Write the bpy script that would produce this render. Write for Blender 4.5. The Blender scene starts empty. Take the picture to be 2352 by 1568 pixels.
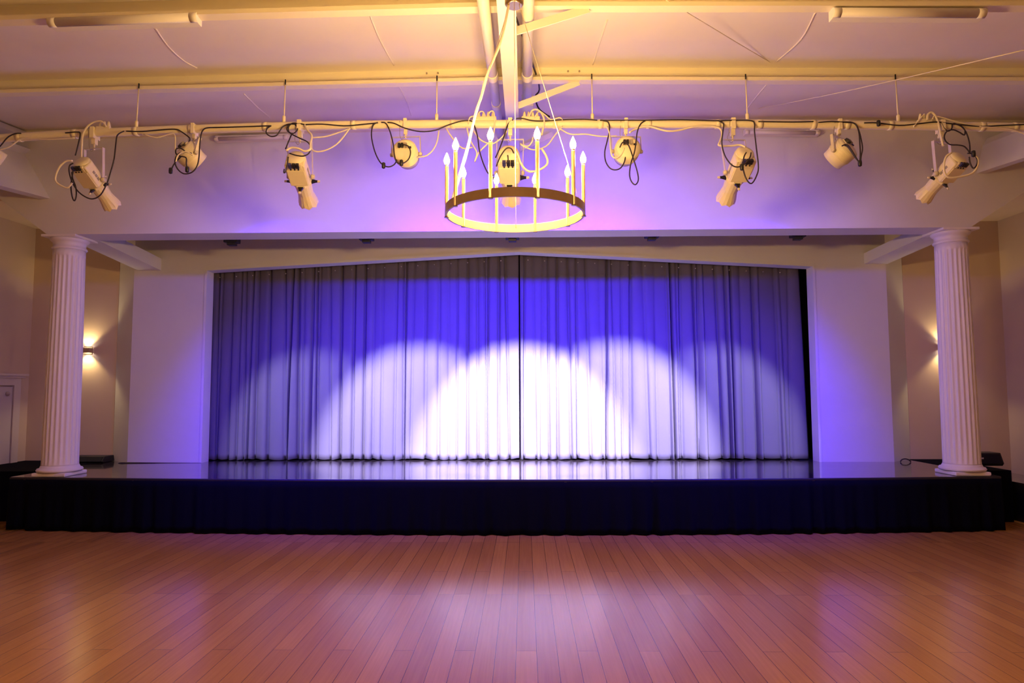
import bpy, math, random
from mathutils import Vector, Matrix
R = math.radians
random.seed(7)
sc = bpy.context.scene
col = sc.collection

# ------------------------------------------------------------------ camera
HE = 1.65
FPX = 1530.0
cam_d = bpy.data.cameras.new('camera')
cam = bpy.data.objects.new('camera', cam_d)
col.objects.link(cam)
cam_d.sensor_width = 36.0
cam_d.lens = 36.0 * FPX / 2352.0
cam_d.clip_start = 0.05
ROT = Matrix.Rotation(R(1.05), 3, 'Z') @ Matrix.Rotation(R(94.07), 3, 'X') @ Matrix.Rotation(R(-0.2), 3, 'Z')
EYE = Vector((0, 0, HE))
cam.matrix_world = Matrix.Translation(EYE) @ ROT.to_4x4()
sc.camera = cam

# ------------------------------------------------------------------ world, view, fill lights added behind the camera
w = bpy.data.worlds.new('world')
sc.world = w
w.use_nodes = True
w.node_tree.nodes['Background'].inputs[0].default_value = (1.0, 0.62, 0.33, 1)
w.node_tree.nodes['Background'].inputs[1].default_value = 0.03
sc.view_settings.view_transform = 'Standard'
sc.view_settings.look = 'None'
sc.view_settings.exposure = 0.0
sc.view_settings.gamma = 1.0
WARM = (1.0, 0.60, 0.22)
BLUE = (0.024, 0.0, 1.0)
COOL = (0.80, 0.76, 1.0)
BULB_STRENGTH = 1500.0
FILL_POWER = 18.0
PAR_POWER = 2300.0
SPILL_POWER = 170.0
SPOT_POWER = [820, 4000, 8400, 4300, 1000]
SCONCE_POWER = 22.0
for i, yy in enumerate((0.6, -3.0)):  # unseen warm fill added for the hall and floor, no fixtures
    ld = bpy.data.lights.new('hall_fill', 'POINT')
    ld.energy = FILL_POWER
    ld.color = WARM
    ld.shadow_soft_size = 0.45
    lo = bpy.data.objects.new('hall_fill', ld)
    col.objects.link(lo)
    lo.location = (-0.06, yy, 3.1)


# ------------------------------------------------------------------ helpers
def at(px, py, Y):
    d = ROT @ Vector(((px - 1176) / FPX, -(py - 784) / FPX, -1))
    return EYE + d * (Y / d.y)


def on_x(px, py, X):
    d = ROT @ Vector(((px - 1176) / FPX, -(py - 784) / FPX, -1))
    return EYE + d * (X / d.x)


def tag(o, label=None, cat=None, group=None, kind=None):
    if label: o['label'] = label
    if cat: o['category'] = cat
    if group: o['group'] = group
    if kind: o['kind'] = kind
    return o


def empty(name, loc, rot=None):
    o = bpy.data.objects.new(name, None)
    col.objects.link(o)
    o.empty_display_size = 0.1
    if rot is not None:
        o.matrix_world = Matrix.Translation(loc) @ rot.to_4x4()
    else:
        o.location = loc
    return o


class MB:
    """collects shapes; build() links them as one mesh object"""
    def __init__(s):
        s.v = []; s.f = []; s.sm = []

    def add(s, vs, fs, smooth=False):
        n = len(s.v)
        s.v += [Vector(p) for p in vs]
        for f in fs:
            s.f.append([i + n for i in f]); s.sm.append(smooth)
        return s

    def box(s, a, b, M=None):
        x0, y0, z0 = a; x1, y1, z1 = b
        vs = [(x0, y0, z0), (x1, y0, z0), (x1, y1, z0), (x0, y1, z0), (x0, y0, z1), (x1, y0, z1), (x1, y1, z1), (x0, y1, z1)]
        if M is not None: vs = [M @ Vector(p) for p in vs]
        return s.add(vs, [(0, 3, 2, 1), (4, 5, 6, 7), (0, 1, 5, 4), (1, 2, 6, 5), (2, 3, 7, 6), (3, 0, 4, 7)])

    def bar(s, p, q, wd, h, up=(0, 0, 1)):
        """box section bar from p to q, width wd sideways, h along up"""
        p = Vector(p); q = Vector(q); d = (q - p).normalized()
        sx = d.cross(Vector(up)).normalized(); u = sx.cross(d).normalized()
        vs = []
        for c in (p, q):
            for a, b in ((-1, -1), (1, -1), (1, 1), (-1, 1)):
                vs.append(c + sx * (a * wd / 2) + u * (b * h / 2))
        return s.add(vs, [(0, 1, 2, 3), (7, 6, 5, 4), (0, 4, 5, 1), (1, 5, 6, 2), (2, 6, 7, 3), (3, 7, 4, 0)])

    def loft(s, rings, smooth=True, cap=True, closed=True):
        n = len(rings[0]); vs = [p for r in rings for p in r]; fs = []
        for i in range(len(rings) - 1):
            for j in range(n if closed else n - 1):
                k = (j + 1) % n
                fs.append((i * n + j, i * n + k, (i + 1) * n + k, (i + 1) * n + j))
        s.add(vs, fs, smooth)
        if cap:
            m = len(s.v) - len(vs)
            s.f.append([m + j for j in range(n)][::-1]); s.sm.append(False)
            s.f.append([m + (len(rings) - 1) * n + j for j in range(n)]); s.sm.append(False)
        return s

    def lathe(s, prof, n=24, M=None, smooth=True, cap=True):
        rings = []
        for r, z in prof:
            ring = []
            for j in range(n):
                a = 2 * math.pi * j / n
                p = Vector((r * math.cos(a), r * math.sin(a), z))
                ring.append(M @ p if M is not None else p)
            rings.append(ring)
        return s.loft(rings, smooth, cap)

    def tube(s, pts, r, n=8, steps=5, smooth_path=True, cap=True):
        pts = [Vector(p) for p in pts]
        if smooth_path and len(pts) > 2:
            q = []
            for i in range(len(pts) - 1):
                p0 = pts[max(i - 1, 0)]; p1 = pts[i]; p2 = pts[i + 1]; p3 = pts[min(i + 2, len(pts) - 1)]
                for k in range(steps):
                    t = k / steps
                    q.append(0.5 * ((2 * p1) + (p2 - p0) * t + (2 * p0 - 5 * p1 + 4 * p2 - p3) * t * t + (3 * p1 - p0 - 3 * p2 + p3) * t ** 3))
            q.append(pts[-1]); pts = q
        rings = []
        t0 = (pts[1] - pts[0]).normalized()
        u = t0.cross(Vector((0, 1, 0)))
        if u.length < 1e-3: u = t0.cross(Vector((1, 0, 0)))
        u.normalize()
        for i, p in enumerate(pts):
            t = (pts[min(i + 1, len(pts) - 1)] - pts[max(i - 1, 0)]).normalized()
            u = (u - t * u.dot(t))
            if u.length < 1e-5: u = t.cross(Vector((0, 1, 0.3)))
            u.normalize(); v = t.cross(u)
            rings.append([p + (u * math.cos(2 * math.pi * j / n) + v * math.sin(2 * math.pi * j / n)) * r for j in range(n)])
        return s.loft(rings, True, cap)

    def poly(s, pts, ext):
        """flat polygon extruded by vector ext"""
        n = len(pts); ext = Vector(ext)
        vs = [Vector(p) for p in pts] + [Vector(p) + ext for p in pts]
        fs = [list(range(n)), list(range(2 * n - 1, n - 1, -1))] + [(i, i + n, (i + 1) % n + n, (i + 1) % n) for i in range(n)]
        return s.add(vs, fs)

    def grid(s, rows, smooth=True):
        n = len(rows[0]); vs = [p for r in rows for p in r]
        fs = [(i * n + j, i * n + j + 1, (i + 1) * n + j + 1, (i + 1) * n + j) for i in range(len(rows) - 1) for j in range(n - 1)]
        return s.add(vs, fs, smooth)

    def mesh(s, name, mat):
        me = bpy.data.meshes.new(name)
        me.from_pydata([tuple(p) for p in s.v], [], s.f)
        me.polygons.foreach_set('use_smooth', s.sm)
        import bmesh
        bm = bmesh.new(); bm.from_mesh(me)
        bmesh.ops.recalc_face_normals(bm, faces=bm.faces)
        bm.to_mesh(me); bm.free()
        me.materials.append(mat)
        me.update()
        return me

    def build(s, name, mat, parent=None, bevel=0.0, thick=0.0):
        o = bpy.data.objects.new(name, s.mesh(name, mat))
        col.objects.link(o)
        if parent is not None: o.parent = parent
        if thick:
            m = o.modifiers.new('thickness', 'SOLIDIFY'); m.thickness = thick; m.offset = 0
        if bevel:
            m = o.modifiers.new('edge', 'BEVEL'); m.width = bevel; m.segments = 2; m.limit_method = 'ANGLE'; m.angle_limit = R(40)
        return o


def copy_tree(o, parent=None):
    kids = list(o.children)
    c = o.copy(); col.objects.link(c)
    if parent is not None:
        c.parent = parent
    for ch in kids: copy_tree(ch, c)
    return c


# ------------------------------------------------------------------ materials
def mat(name, color, rough=0.6, metal=0.0, noise=0.0, nscale=8.0, bump=0.0, bscale=40.0, emit=None, estr=0.0, spec=0.5, coat=0.0):
    m = bpy.data.materials.new(name); m.use_nodes = True
    nt = m.node_tree; b = nt.nodes['Principled BSDF']
    b.inputs['Base Color'].default_value = (*color, 1)
    b.inputs['Roughness'].default_value = rough
    b.inputs['Metallic'].default_value = metal
    b.inputs['Specular IOR Level'].default_value = spec
    b.inputs['Coat Weight'].default_value = coat
    tc = nt.nodes.new('ShaderNodeTexCoord')
    if noise:
        n = nt.nodes.new('ShaderNodeTexNoise'); n.inputs['Scale'].default_value = nscale; n.inputs['Detail'].default_value = 5
        nt.links.new(tc.outputs['Object'], n.inputs['Vector'])
        mx = nt.nodes.new('ShaderNodeMix'); mx.data_type = 'RGBA'
        mx.inputs[6].default_value = (*[c * (1 - noise) for c in color], 1)
        mx.inputs[7].default_value = (*[min(1, c * (1 + noise * 0.6)) for c in color], 1)
        nt.links.new(n.outputs['Fac'], mx.inputs[0])
        nt.links.new(mx.outputs[2], b.inputs['Base Color'])
    if bump:
        n2 = nt.nodes.new('ShaderNodeTexNoise'); n2.inputs['Scale'].default_value = bscale; n2.inputs['Detail'].default_value = 3
        nt.links.new(tc.outputs['Object'], n2.inputs['Vector'])
        bp = nt.nodes.new('ShaderNodeBump'); bp.inputs['Strength'].default_value = bump; bp.inputs['Distance'].default_value = 0.01
        nt.links.new(n2.outputs['Fac'], bp.inputs['Height'])
        nt.links.new(bp.outputs['Normal'], b.inputs['Normal'])
    if emit:
        b.inputs['Emission Color'].default_value = (*emit, 1)
        b.inputs['Emission Strength'].default_value = estr
    return m


M = {}
M['wall'] = mat('wall_paint', (0.70, 0.69, 0.67), 0.7, noise=0.05, nscale=3, bump=0.08, bscale=120)
M['side_wall'] = mat('side_wall_paint', (0.66, 0.53, 0.38), 0.75, noise=0.06, nscale=3, bump=0.08, bscale=120)
M['ceiling'] = mat('ceiling_cloth', (0.86, 0.80, 0.71), 0.85, noise=0.07, nscale=2.2, bump=0.25, bscale=3.5)
M['beam'] = mat('cream_steel_paint', (0.86, 0.79, 0.56), 0.45, noise=0.04, nscale=6)
M['rafter'] = mat('white_steel_paint', (0.80, 0.76, 0.66), 0.45, noise=0.04, nscale=6)
M['pipe'] = mat('cream_pipe_paint', (0.82, 0.74, 0.50), 0.4, noise=0.06, nscale=12)
M['fixture'] = mat('cream_fixture_enamel', (0.80, 0.71, 0.48), 0.38, noise=0.04, nscale=20)
M['fixture_vent'] = mat('grey_vent', (0.30, 0.26, 0.22), 0.5, noise=0.1, nscale=30)
M['yoke'] = mat('yoke_steel', (0.62, 0.55, 0.46), 0.45, metal=0.2, noise=0.08, nscale=25)
M['black'] = mat('black_plastic', (0.012, 0.011, 0.014), 0.45, noise=0.2, nscale=40)
M['blue_plug'] = mat('blue_connector', (0.03, 0.03, 0.16), 0.4, noise=0.1, nscale=40)
M['cable_black'] = mat('black_rubber', (0.02, 0.012, 0.02), 0.5, noise=0.2, nscale=60)
M['cable_white'] = mat('white_rubber', (0.78, 0.70, 0.55), 0.5, noise=0.05, nscale=60)
M['column'] = mat('column_white_paint', (0.80, 0.76, 0.76), 0.4, noise=0.03, nscale=10)
M['bronze'] = mat('aged_bronze', (0.50, 0.36, 0.19), 0.42, metal=0.2, noise=0.12, nscale=14)
M['candle'] = mat('dark_bronze', (0.30, 0.19, 0.085), 0.38, metal=0.75, noise=0.12, nscale=14)
M['bulb'] = mat('lit_bulb', (1, 0.9, 0.7), 0.3, emit=(1.0, 0.60, 0.22), estr=BULB_STRENGTH, noise=0.02)
M['lens'] = mat('lit_lens', (0.9, 0.9, 1.0), 0.1, emit=(1.0, 0.95, 0.92), estr=40.0, noise=0.02)
M['blue_lens'] = mat('lit_blue_lens', (0.1, 0.05, 0.9), 0.1, emit=(0.12, 0.02, 1.0), estr=6.0, noise=0.02)
M['curtain'] = mat('grey_curtain_cloth', (0.122, 0.108, 0.130), 0.9, noise=0.05, nscale=4, bump=0.12, bscale=160, spec=0.15)
M['black_cloth'] = mat('black_skirt_cloth', (0.003, 0.0035, 0.008), 0.95, noise=0.15, nscale=6, bump=0.1, bscale=90, spec=0.05)
M['backstage'] = mat('backstage_black', (0.006, 0.006, 0.008), 0.9, noise=0.1, nscale=4)
M['deck_edge'] = mat('deck_edge_black', (0.008, 0.008, 0.01), 0.5, noise=0.1, nscale=9)
M['tube'] = mat('tube_diffuser', (0.70, 0.66, 0.60), 0.4, noise=0.04, nscale=5)
M['door'] = mat('door_paint', (0.66, 0.58, 0.52), 0.4, noise=0.04, nscale=5)
M['gold'] = mat('polished_canopy', (0.45, 0.33, 0.18), 0.2, metal=0.9, noise=0.05, nscale=10)
M['hook'] = mat('curtain_hook_steel', (0.55, 0.5, 0.5), 0.35, metal=0.7, noise=0.05, nscale=30)
M['badge'] = mat('badge_silver', (0.7, 0.7, 0.7), 0.3, metal=0.3, noise=0.05, nscale=30)


def deck_material():
    m = mat('deck_black_paint', (0.03, 0.022, 0.022), 0.2, spec=0.8, coat=0.6)
    nt = m.node_tree; b = nt.nodes['Principled BSDF']
    tc = nt.nodes.new('ShaderNodeTexCoord')
    mp = nt.nodes.new('ShaderNodeMapping'); mp.inputs['Scale'].default_value = (0.6, 3.0, 1)
    n = nt.nodes.new('ShaderNodeTexNoise'); n.inputs['Scale'].default_value = 5; n.inputs['Detail'].default_value = 6
    nt.links.new(tc.outputs['Object'], mp.inputs['Vector']); nt.links.new(mp.outputs[0], n.inputs['Vector'])
    mr = nt.nodes.new('ShaderNodeMapRange'); mr.inputs['To Min'].default_value = 0.05; mr.inputs['To Max'].default_value = 0.20
    nt.links.new(n.outputs['Fac'], mr.inputs['Value']); nt.links.new(mr.outputs[0], b.inputs['Roughness'])
    bp = nt.nodes.new('ShaderNodeBump'); bp.inputs['Strength'].default_value = 0.06; bp.inputs['Distance'].default_value = 0.01
    nt.links.new(n.outputs['Fac'], bp.inputs['Height']); nt.links.new(bp.outputs[0], b.inputs['Normal'])
    return m


def wood_material():
    m = mat('bamboo_boards', (0.3, 0.13, 0.06), 0.3, spec=0.5, coat=0.25)
    m.node_tree.nodes['Principled BSDF'].inputs['Coat Roughness'].default_value = 0.16
    nt = m.node_tree; b = nt.nodes['Principled BSDF']
    tc = nt.nodes.new('ShaderNodeTexCoord')
    mp = nt.nodes.new('ShaderNodeMapping'); mp.inputs['Rotation'].default_value = (0, 0, R(90)); mp.inputs['Location'].default_value = (0, 0.06, 0)
    nt.links.new(tc.outputs['Object'], mp.inputs['Vector'])

    def brick(c1, c2, mortar, msize):
        k = nt.nodes.new('ShaderNodeTexBrick')
        k.offset = 0.37; k.offset_frequency = 3; k.squash = 1.0
        k.inputs['Color1'].default_value = (*c1, 1); k.inputs['Color2'].default_value = (*c2, 1)
        k.inputs['Mortar'].default_value = (*mortar, 1)
        k.inputs['Scale'].default_value = 1.0
        k.inputs['Mortar Size'].default_value = msize
        k.inputs['Mortar Smooth'].default_value = 0.3
        k.inputs['Bias'].default_value = -0.15
        k.inputs['Brick Width'].default_value = 1.83
        k.inputs['Row Height'].default_value = 0.129
        nt.links.new(mp.outputs[0], k.inputs['Vector'])
        return k
    k = brick((0.50, 0.25, 0.075), (0.40, 0.19, 0.056), (0.05, 0.02, 0.009), 0.0016)
    # long grain
    mp2 = nt.nodes.new('ShaderNodeMapping'); mp2.inputs['Scale'].default_value = (34, 0.9, 1)
    nt.links.new(tc.outputs['Object'], mp2.inputs['Vector'])
    n = nt.nodes.new('ShaderNodeTexNoise'); n.inputs['Scale'].default_value = 1.6; n.inputs['Detail'].default_value = 8; n.inputs['Roughness'].default_value = 0.65
    nt.links.new(mp2.outputs[0], n.inputs['Vector'])
    cr = nt.nodes.new('ShaderNodeValToRGB')
    cr.color_ramp.elements[0].position = 0.3; cr.color_ramp.elements[0].color = (0.80, 0.77, 0.74, 1)
    cr.color_ramp.elements[1].position = 0.72; cr.color_ramp.elements[1].color = (1.10, 1.09, 1.08, 1)
    nt.links.new(n.outputs['Fac'], cr.inputs[0])
    mx = nt.nodes.new('ShaderNodeMix'); mx.data_type = 'RGBA'; mx.blend_type = 'MULTIPLY'; mx.inputs[0].default_value = 0.6
    nt.links.new(k.outputs['Color'], mx.inputs[6]); nt.links.new(cr.outputs[0], mx.inputs[7])
    nt.links.new(mx.outputs[2], b.inputs['Base Color'])
    mr = nt.nodes.new('ShaderNodeMapRange'); mr.inputs['To Min'].default_value = 0.17; mr.inputs['To Max'].default_value = 0.27
    nt.links.new(n.outputs['Fac'], mr.inputs['Value']); nt.links.new(mr.outputs[0], b.inputs['Roughness'])
    bp = nt.nodes.new('ShaderNodeBump'); bp.inputs['Strength'].default_value = 0.05; bp.inputs['Distance'].default_value = 0.01
    nt.links.new(n.outputs['Fac'], bp.inputs['Height'])
    bp2 = nt.nodes.new('ShaderNodeBump'); bp2.inputs['Strength'].default_value = 0.3; bp2.inputs['Distance'].default_value = 0.004; bp2.invert = True
    nt.links.new(k.outputs['Fac'], bp2.inputs['Height']); nt.links.new(bp.outputs[0], bp2.inputs['Normal'])
    nt.links.new(bp2.outputs[0], b.inputs['Normal'])
    return m


M['deck'] = deck_material()
M['wood'] = wood_material()

# ------------------------------------------------------------------ key dimensions (metres)
HS = 0.622            # stage height
YH0, YH1 = 7.92, 8.28  # header wall, front and back faces
ZL = 3.552            # header underside
YW = 9.45             # proscenium wall face
YB = 9.75             # wall of the side wings
XL, XR = -7.34, 6.95  # hall side walls
YBACK = -5.0


def stage_front(x):
    return 7.67 + 0.24 * ((x + 0.2) / 5.6) ** 2


# ------------------------------------------------------------------ setting
def structure(name, mb, m, bevel=0.0, **k):
    return tag(mb.build(name, m, bevel=bevel, **k), kind='structure')


structure('floor', MB().box((XL - 0.3, YBACK, -0.1), (XR + 0.3, 11.2, 0)), M['wood'])
# roof: low slope, rising towards the stage and falling slightly to both sides of the centre rafter
XC = -0.11


def roof_z(x, y):
    return 4.80 + 0.098 * (y - 6.3) - 0.014 * abs(x - XC)


rows = []
for i in range(0, 27):
    y = YBACK + (YH0 + 0.02 - YBACK) * i / 26
    rows.append([Vector((x, y, roof_z(x, y))) for x in [XL - 0.1, -6, -4.5, -3, -1.5, XC, 1.5, 3, 4.5, 6, XR + 0.1]])
ceil = structure('ceiling', MB().grid(rows, False), M['ceiling'], thick=0.04)
# seams of the ceiling cloth
for pts in ([(355, 62), (385, 105), (420, 138), (452, 156)], [(848, 30), (872, 90), (905, 150)], [(1395, 45), (1377, 100), (1362, 148)],
            [(1872, 30), (1840, 90), (1785, 140)], [(915, 195), (935, 235), (945, 265)], [(560, 215), (590, 245), (620, 270)], [(1760, 195), (1735, 225), (1712, 255)]):
    pp = []
    for px, py in pts:
        d = ROT @ Vector(((px - 1176) / FPX, -(py - 784) / FPX, -1))
        t = 6.0 / d.y
        for _ in range(8):
            p = EYE + d * t
            t *= (roof_z(p.x, p.y) - 0.022 - HE) / (p.z - HE)
        pp.append(EYE + d * t)
    MB().tube(pp, 0.007, 6).build('seam', M['ceiling'], ceil)

# header wall over the columns: lintel in the middle, haunches rising to the side aisles
hl = at(108, 543, YH0); hr = at(2230, 530, YH0)
hl.z = hr.z = ZL
dl = at(0, 457, YH0); dr = at(2352, 441, YH0)
zt = roof_z(0, YH0) + 0.1
pts = [Vector((hl.x, YH0, ZL)), Vector((hr.x, YH0, ZL)), Vector((dr.x, YH0, dr.z)), Vector((XR, YH0, dr.z + (XR - dr.x) * 0.8)),
       Vector((XR, YH0, zt)), Vector((XL, YH0, zt)), Vector((XL, YH0, dl.z + (dl.x - XL) * 0.8)), Vector((dl.x, YH0, dl.z))]
structure('wall_header', MB().poly(pts, (0, YH1 - YH0, 0)), M['wall'])

# proscenium wall with a gabled opening
ol0 = at(465, 1063, YW); ol1 = at(475, 622, YW); apex = at(1192, 579, YW); or1 = at(1866, 612, YW); or0 = at(1881, 1060, YW)
OXL, OXR = (ol0.x + ol1.x) / 2, (or0.x + or1.x) / 2
ZS = (ol1.z + or1.z) / 2
AX, AZ = apex.x, apex.z
WXL = at(300, 850, YW).x; WXR = at(2045, 850, YW).x
WT = 3.98
TH = 0.20
mb = MB()
mb.poly([(WXL, YW, HS - 0.02), (OXL, YW, HS - 0.02), (OXL, YW, ZS), (OXL, YW, WT), (WXL, YW, WT)], (0, TH, 0))
mb.poly([(OXR, YW, HS - 0.02), (WXR, YW, HS - 0.02), (WXR, YW, WT), (OXR, YW, WT), (OXR, YW, ZS)], (0, TH, 0))
mb.poly([(OXL, YW, ZS), (AX, YW, AZ), (AX, YW, WT), (OXL, YW, WT)], (0, TH, 0))
mb.poly([(AX, YW, AZ), (OXR, YW, ZS), (OXR, YW, WT), (AX, YW, WT)], (0, TH, 0))
# splayed ends of the wall back to the wings
mb.poly([(WXL, YW, HS - 0.02), (WXL, YW, 4.2), (WXL - 0.42, YB + 0.02, 4.2), (WXL - 0.42, YB + 0.02, HS - 0.02)], (0.10, 0.12, 0))
mb.poly([(WXR, YW, HS - 0.02), (WXR, YW, 4.2), (WXR + 0.42, YB + 0.02, 4.2), (WXR + 0.42, YB + 0.02, HS - 0.02)], (-0.10, 0.12, 0))
structure('wall_back', mb, M['wall'])
# narrow raised trim round the opening
t = 0.035
mb = MB()
mb.poly([(OXL - t, YW, HS), (OXL, YW, HS), (OXL, YW, ZS), (OXL - t, YW, ZS + t)], (0, -0.012, 0))
mb.poly([(OXR, YW, HS), (OXR + t, YW, HS), (OXR + t, YW, ZS + t), (OXR, YW, ZS)], (0, -0.012, 0))
mb.poly([(OXL, YW, ZS), (AX, YW, AZ), (AX, YW, AZ + t), (OXL - t, YW, ZS + t)], (0, -0.012, 0))
mb.poly([(AX, YW, AZ), (OXR, YW, ZS), (OXR + t, YW, ZS + t), (AX, YW, AZ + t)], (0, -0.012, 0))
structure('trim_1', mb, M['wall'])
structure('wall_backstage', MB().box((OXL - 1, 10.9, 0), (OXR + 1, 11.0, 4.2)), M['backstage'])
structure('wall_rear_left', MB().box((XL - 0.1, YB, 0), (WXL - 0.40, YB + 0.1, 4.2)), M['side_wall'])
structure('wall_rear_right', MB().box((WXR + 0.40, YB, 0), (XR + 0.1, YB + 0.1, 4.2)), M['side_wall'])
structure('wall_left', MB().box((XL - 0.1, YBACK, -0.05), (XL, YB + 0.1, 5.0)), M['side_wall'])
structure('wall_right', MB().box((XR, YBACK, -0.05), (XR + 0.1, YB + 0.1, 5.0)), M['side_wall'])
structure('wall_hall_end', MB().box((XL - 0.1, YBACK - 0.1, -0.05), (XR + 0.1, YBACK, 4.2)), M['side_wall'])
# ceilings behind the header: coloured black over the stage for its unlit dark, pale over the wings
structure('ceiling_stage', MB().box((WXL + 0.0, YH1, WT), (WXR, YW + TH, WT + 0.05)), M['backstage'])
structure('ceiling_wing_left', MB().box((XL, YH1, 4.08), (WXL, YB, 4.13)), M['side_wall'])
structure('ceiling_wing_right', MB().box((WXR, YH1, 4.08), (XR, YB, 4.13)), M['side_wall'])

# sloping side beams from the columns back to the proscenium wall
for nm, c0, c1, c2, c3 in (('trim_2', (225, 561), (370, 621), (371, 594), -0.33), ('trim_3', (2135, 542), (1985, 606), (1979, 582), 0.33)):
    p0 = at(c0[0], c0[1], YH1 - 0.02); p1 = at(c1[0], c1[1], YW); p2 = at(c2[0], c2[1], YW)
    h = p2.z - p1.z
    p0.z = ZL
    a = [p0, p1, p1 + Vector((0, 0, h)), p0 + Vector((0, 0, h))]
    structure(nm, MB().poly(a, (c3, 0, 0)), M['wall'])

# long eave beams of the hall running from the header towards the viewer
def eave(name, prof, y0):
    r0 = [at(px, py, YH0) for px, py in prof]
    r1 = [p + Vector((0, y0 - YH0, -0.098 * (YH0 - y0))) for p in r0]
    return structure(name, MB().loft([r0, r1], False), M['wall'])


eave('trim_4', [(70, 343), (57, 355), (115, 456), (92, 458), (20, 420), (10, 345)], 3.0)
eave('trim_5', [(2268, 318), (2257, 334), (2243, 398), (2262, 399), (2330, 370), (2330, 320)], 3.0)
eave('trim_6', [(62, 303), (72, 318), (30, 330), (0, 290)], 3.0)

# side door with its cased frame on the left wall
ye = on_x(20, 980, XL).y
zt_ = on_x(20, 888, XL).z
zc = on_x(36, 860, XL).z
d1 = empty('door_1', (XL, ye - 0.45, 0)); tag(d1, kind='structure')
dp = Matrix.Translation((-XL, -(ye - 0.45), 0))
MB().box((XL + 0.002, ye - 0.9, 0.0), (XL + 0.03, ye, zt_), dp).build('door_panel', M['door'], d1)
mb = MB()
mb.box((XL + 0.002, ye + 0.005, 0.0), (XL + 0.05, ye + 0.13, zt_ + 0.02), dp)
mb.box((XL + 0.002, ye - 1.0, zt_ + 0.02), (XL + 0.05, ye + 0.13, zc - 0.05), dp)
mb.box((XL + 0.002, ye - 1.05, zc - 0.05), (XL + 0.08, ye + 0.17, zc - 0.02), dp)
mb.box((XL + 0.002, ye - 1.08, zc - 0.02), (XL + 0.11, ye + 0.20, zc + 0.01), dp)
mb.build('door_frame', M['door'], d1)
MB().lathe([(0.03, 0), (0.03, 0.02), (0.012, 0.03), (0.012, 0.05)], 12, dp @ Matrix.Translation((XL + 0.03, ye - 0.1, zt_ - 0.1)) @ Matrix.Rotation(R(90), 4, 'Y')).build('door_closer', M['yoke'], d1)

# ------------------------------------------------------------------ roof steel
def purlin(name, y, dep, label):
    o = empty(name, (XC, y, roof_z(XC, y) - dep))
    L = Matrix.Translation(-o.location)
    web = MB(); fl = MB(); bolts = []
    for sx, x1 in ((-1, XL), (1, XR)):
        a = Vector((XC, y, roof_z(XC, y))); b = Vector((x1, y, roof_z(x1, y)))
        web.poly([L @ a, L @ b, L @ (b - Vector((0, 0, dep))), L @ (a - Vector((0, 0, dep)))], (0, 0.012, 0))
        q = [L @ (a + Vector((0, -0.075, -dep))), L @ (b + Vector((0, -0.075, -dep))), L @ (b + Vector((0, 0.012, -dep))), L @ (a + Vector((0, 0.012, -dep)))]
        fl.poly(q, (0, 0, -0.012))
        q = [L @ (a + Vector((0, -0.075, -dep))), L @ (b + Vector((0, -0.075, -dep))), L @ (b + Vector((0, -0.065, -dep))), L @ (a + Vector((0, -0.065, -dep)))]
        fl.poly(q, (0, 0, 0.022))
    web.build('web', M['beam'], o); fl.build('flange', M['beam'], o)
    for px in (-0.83, -0.72, 0.55, 0.66):
        bz = roof_z(XC + px, y) - dep * 0.35
        MB().lathe([(0.009, 0), (0.009, 0.01)], 10, L @ Matrix.Translation((XC + px, y, bz)) @ Matrix.Rotation(R(90), 4, 'X')).build('bolt', M['fixture_vent'], o)
    return tag(o, label, 'beam', 'roof purlins')


Y1, Y2 = 6.30, 4.81
purlin('roof_purlin', Y1, 0.168, 'cream steel roof purlin crossing the ceiling directly above the lighting pipe')
purlin('roof_purlin', Y2, 0.168, 'cream steel roof purlin along the top edge, carrying two wide fluorescent lights')
purlin('roof_purlin', YH0 - 0.005, 0.13, 'narrow cream purlin along the top of the white header wall')

raf = empty('roof_rafter', (XC, 5.5, 4.3))
LR = Matrix.Translation(-raf.location)
def raf_z(y): return at(1183, 253, Y1).z + (0.052 if y < Y1 else 0.092) * (y - Y1)
ya, yb = 1.0, YH0
mb = MB()
for x0, x1, up0, up1 in ((-0.065, 0.065, 0.0, 0.014), (-0.008, 0.008, 0.014, 0.5)):
    mb.loft([[LR @ Vector((XC + x, y, (raf_z(y) + u) if u < 0.4 else roof_z(XC, y) + 0.01)) for x, u in ((x0, up0), (x1, up0), (x1, up1), (x0, up1))] for y in (ya, Y1, yb)], False)
mb.build('girder', M['rafter'], raf)
for y, x1p, y1p in ((Y2, 1352, 20), (Y1, 1330, 189), (YH0 - 0.05, 1270, 308)):
    b = at(x1p, y1p, y - 0.03); a = Vector((XC + 0.06, y - 0.03, raf_z(y) + 0.03))
    MB().bar(LR @ a, LR @ b, 0.012, 0.062, (0, 0, 1)).build('brace', M['rafter'], raf)
MB().bar(LR @ Vector((XC + 0.062, Y1 - 0.05, raf_z(Y1))), LR @ Vector((XC + 0.062, Y1 - 0.05, raf_z(Y1) + 0.12)), 0.01, 0.09).build('gusset', M['rafter'], raf)
tag(raf, 'broad white steel rafter running down the middle of the ceiling to the header', 'beam')
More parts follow.
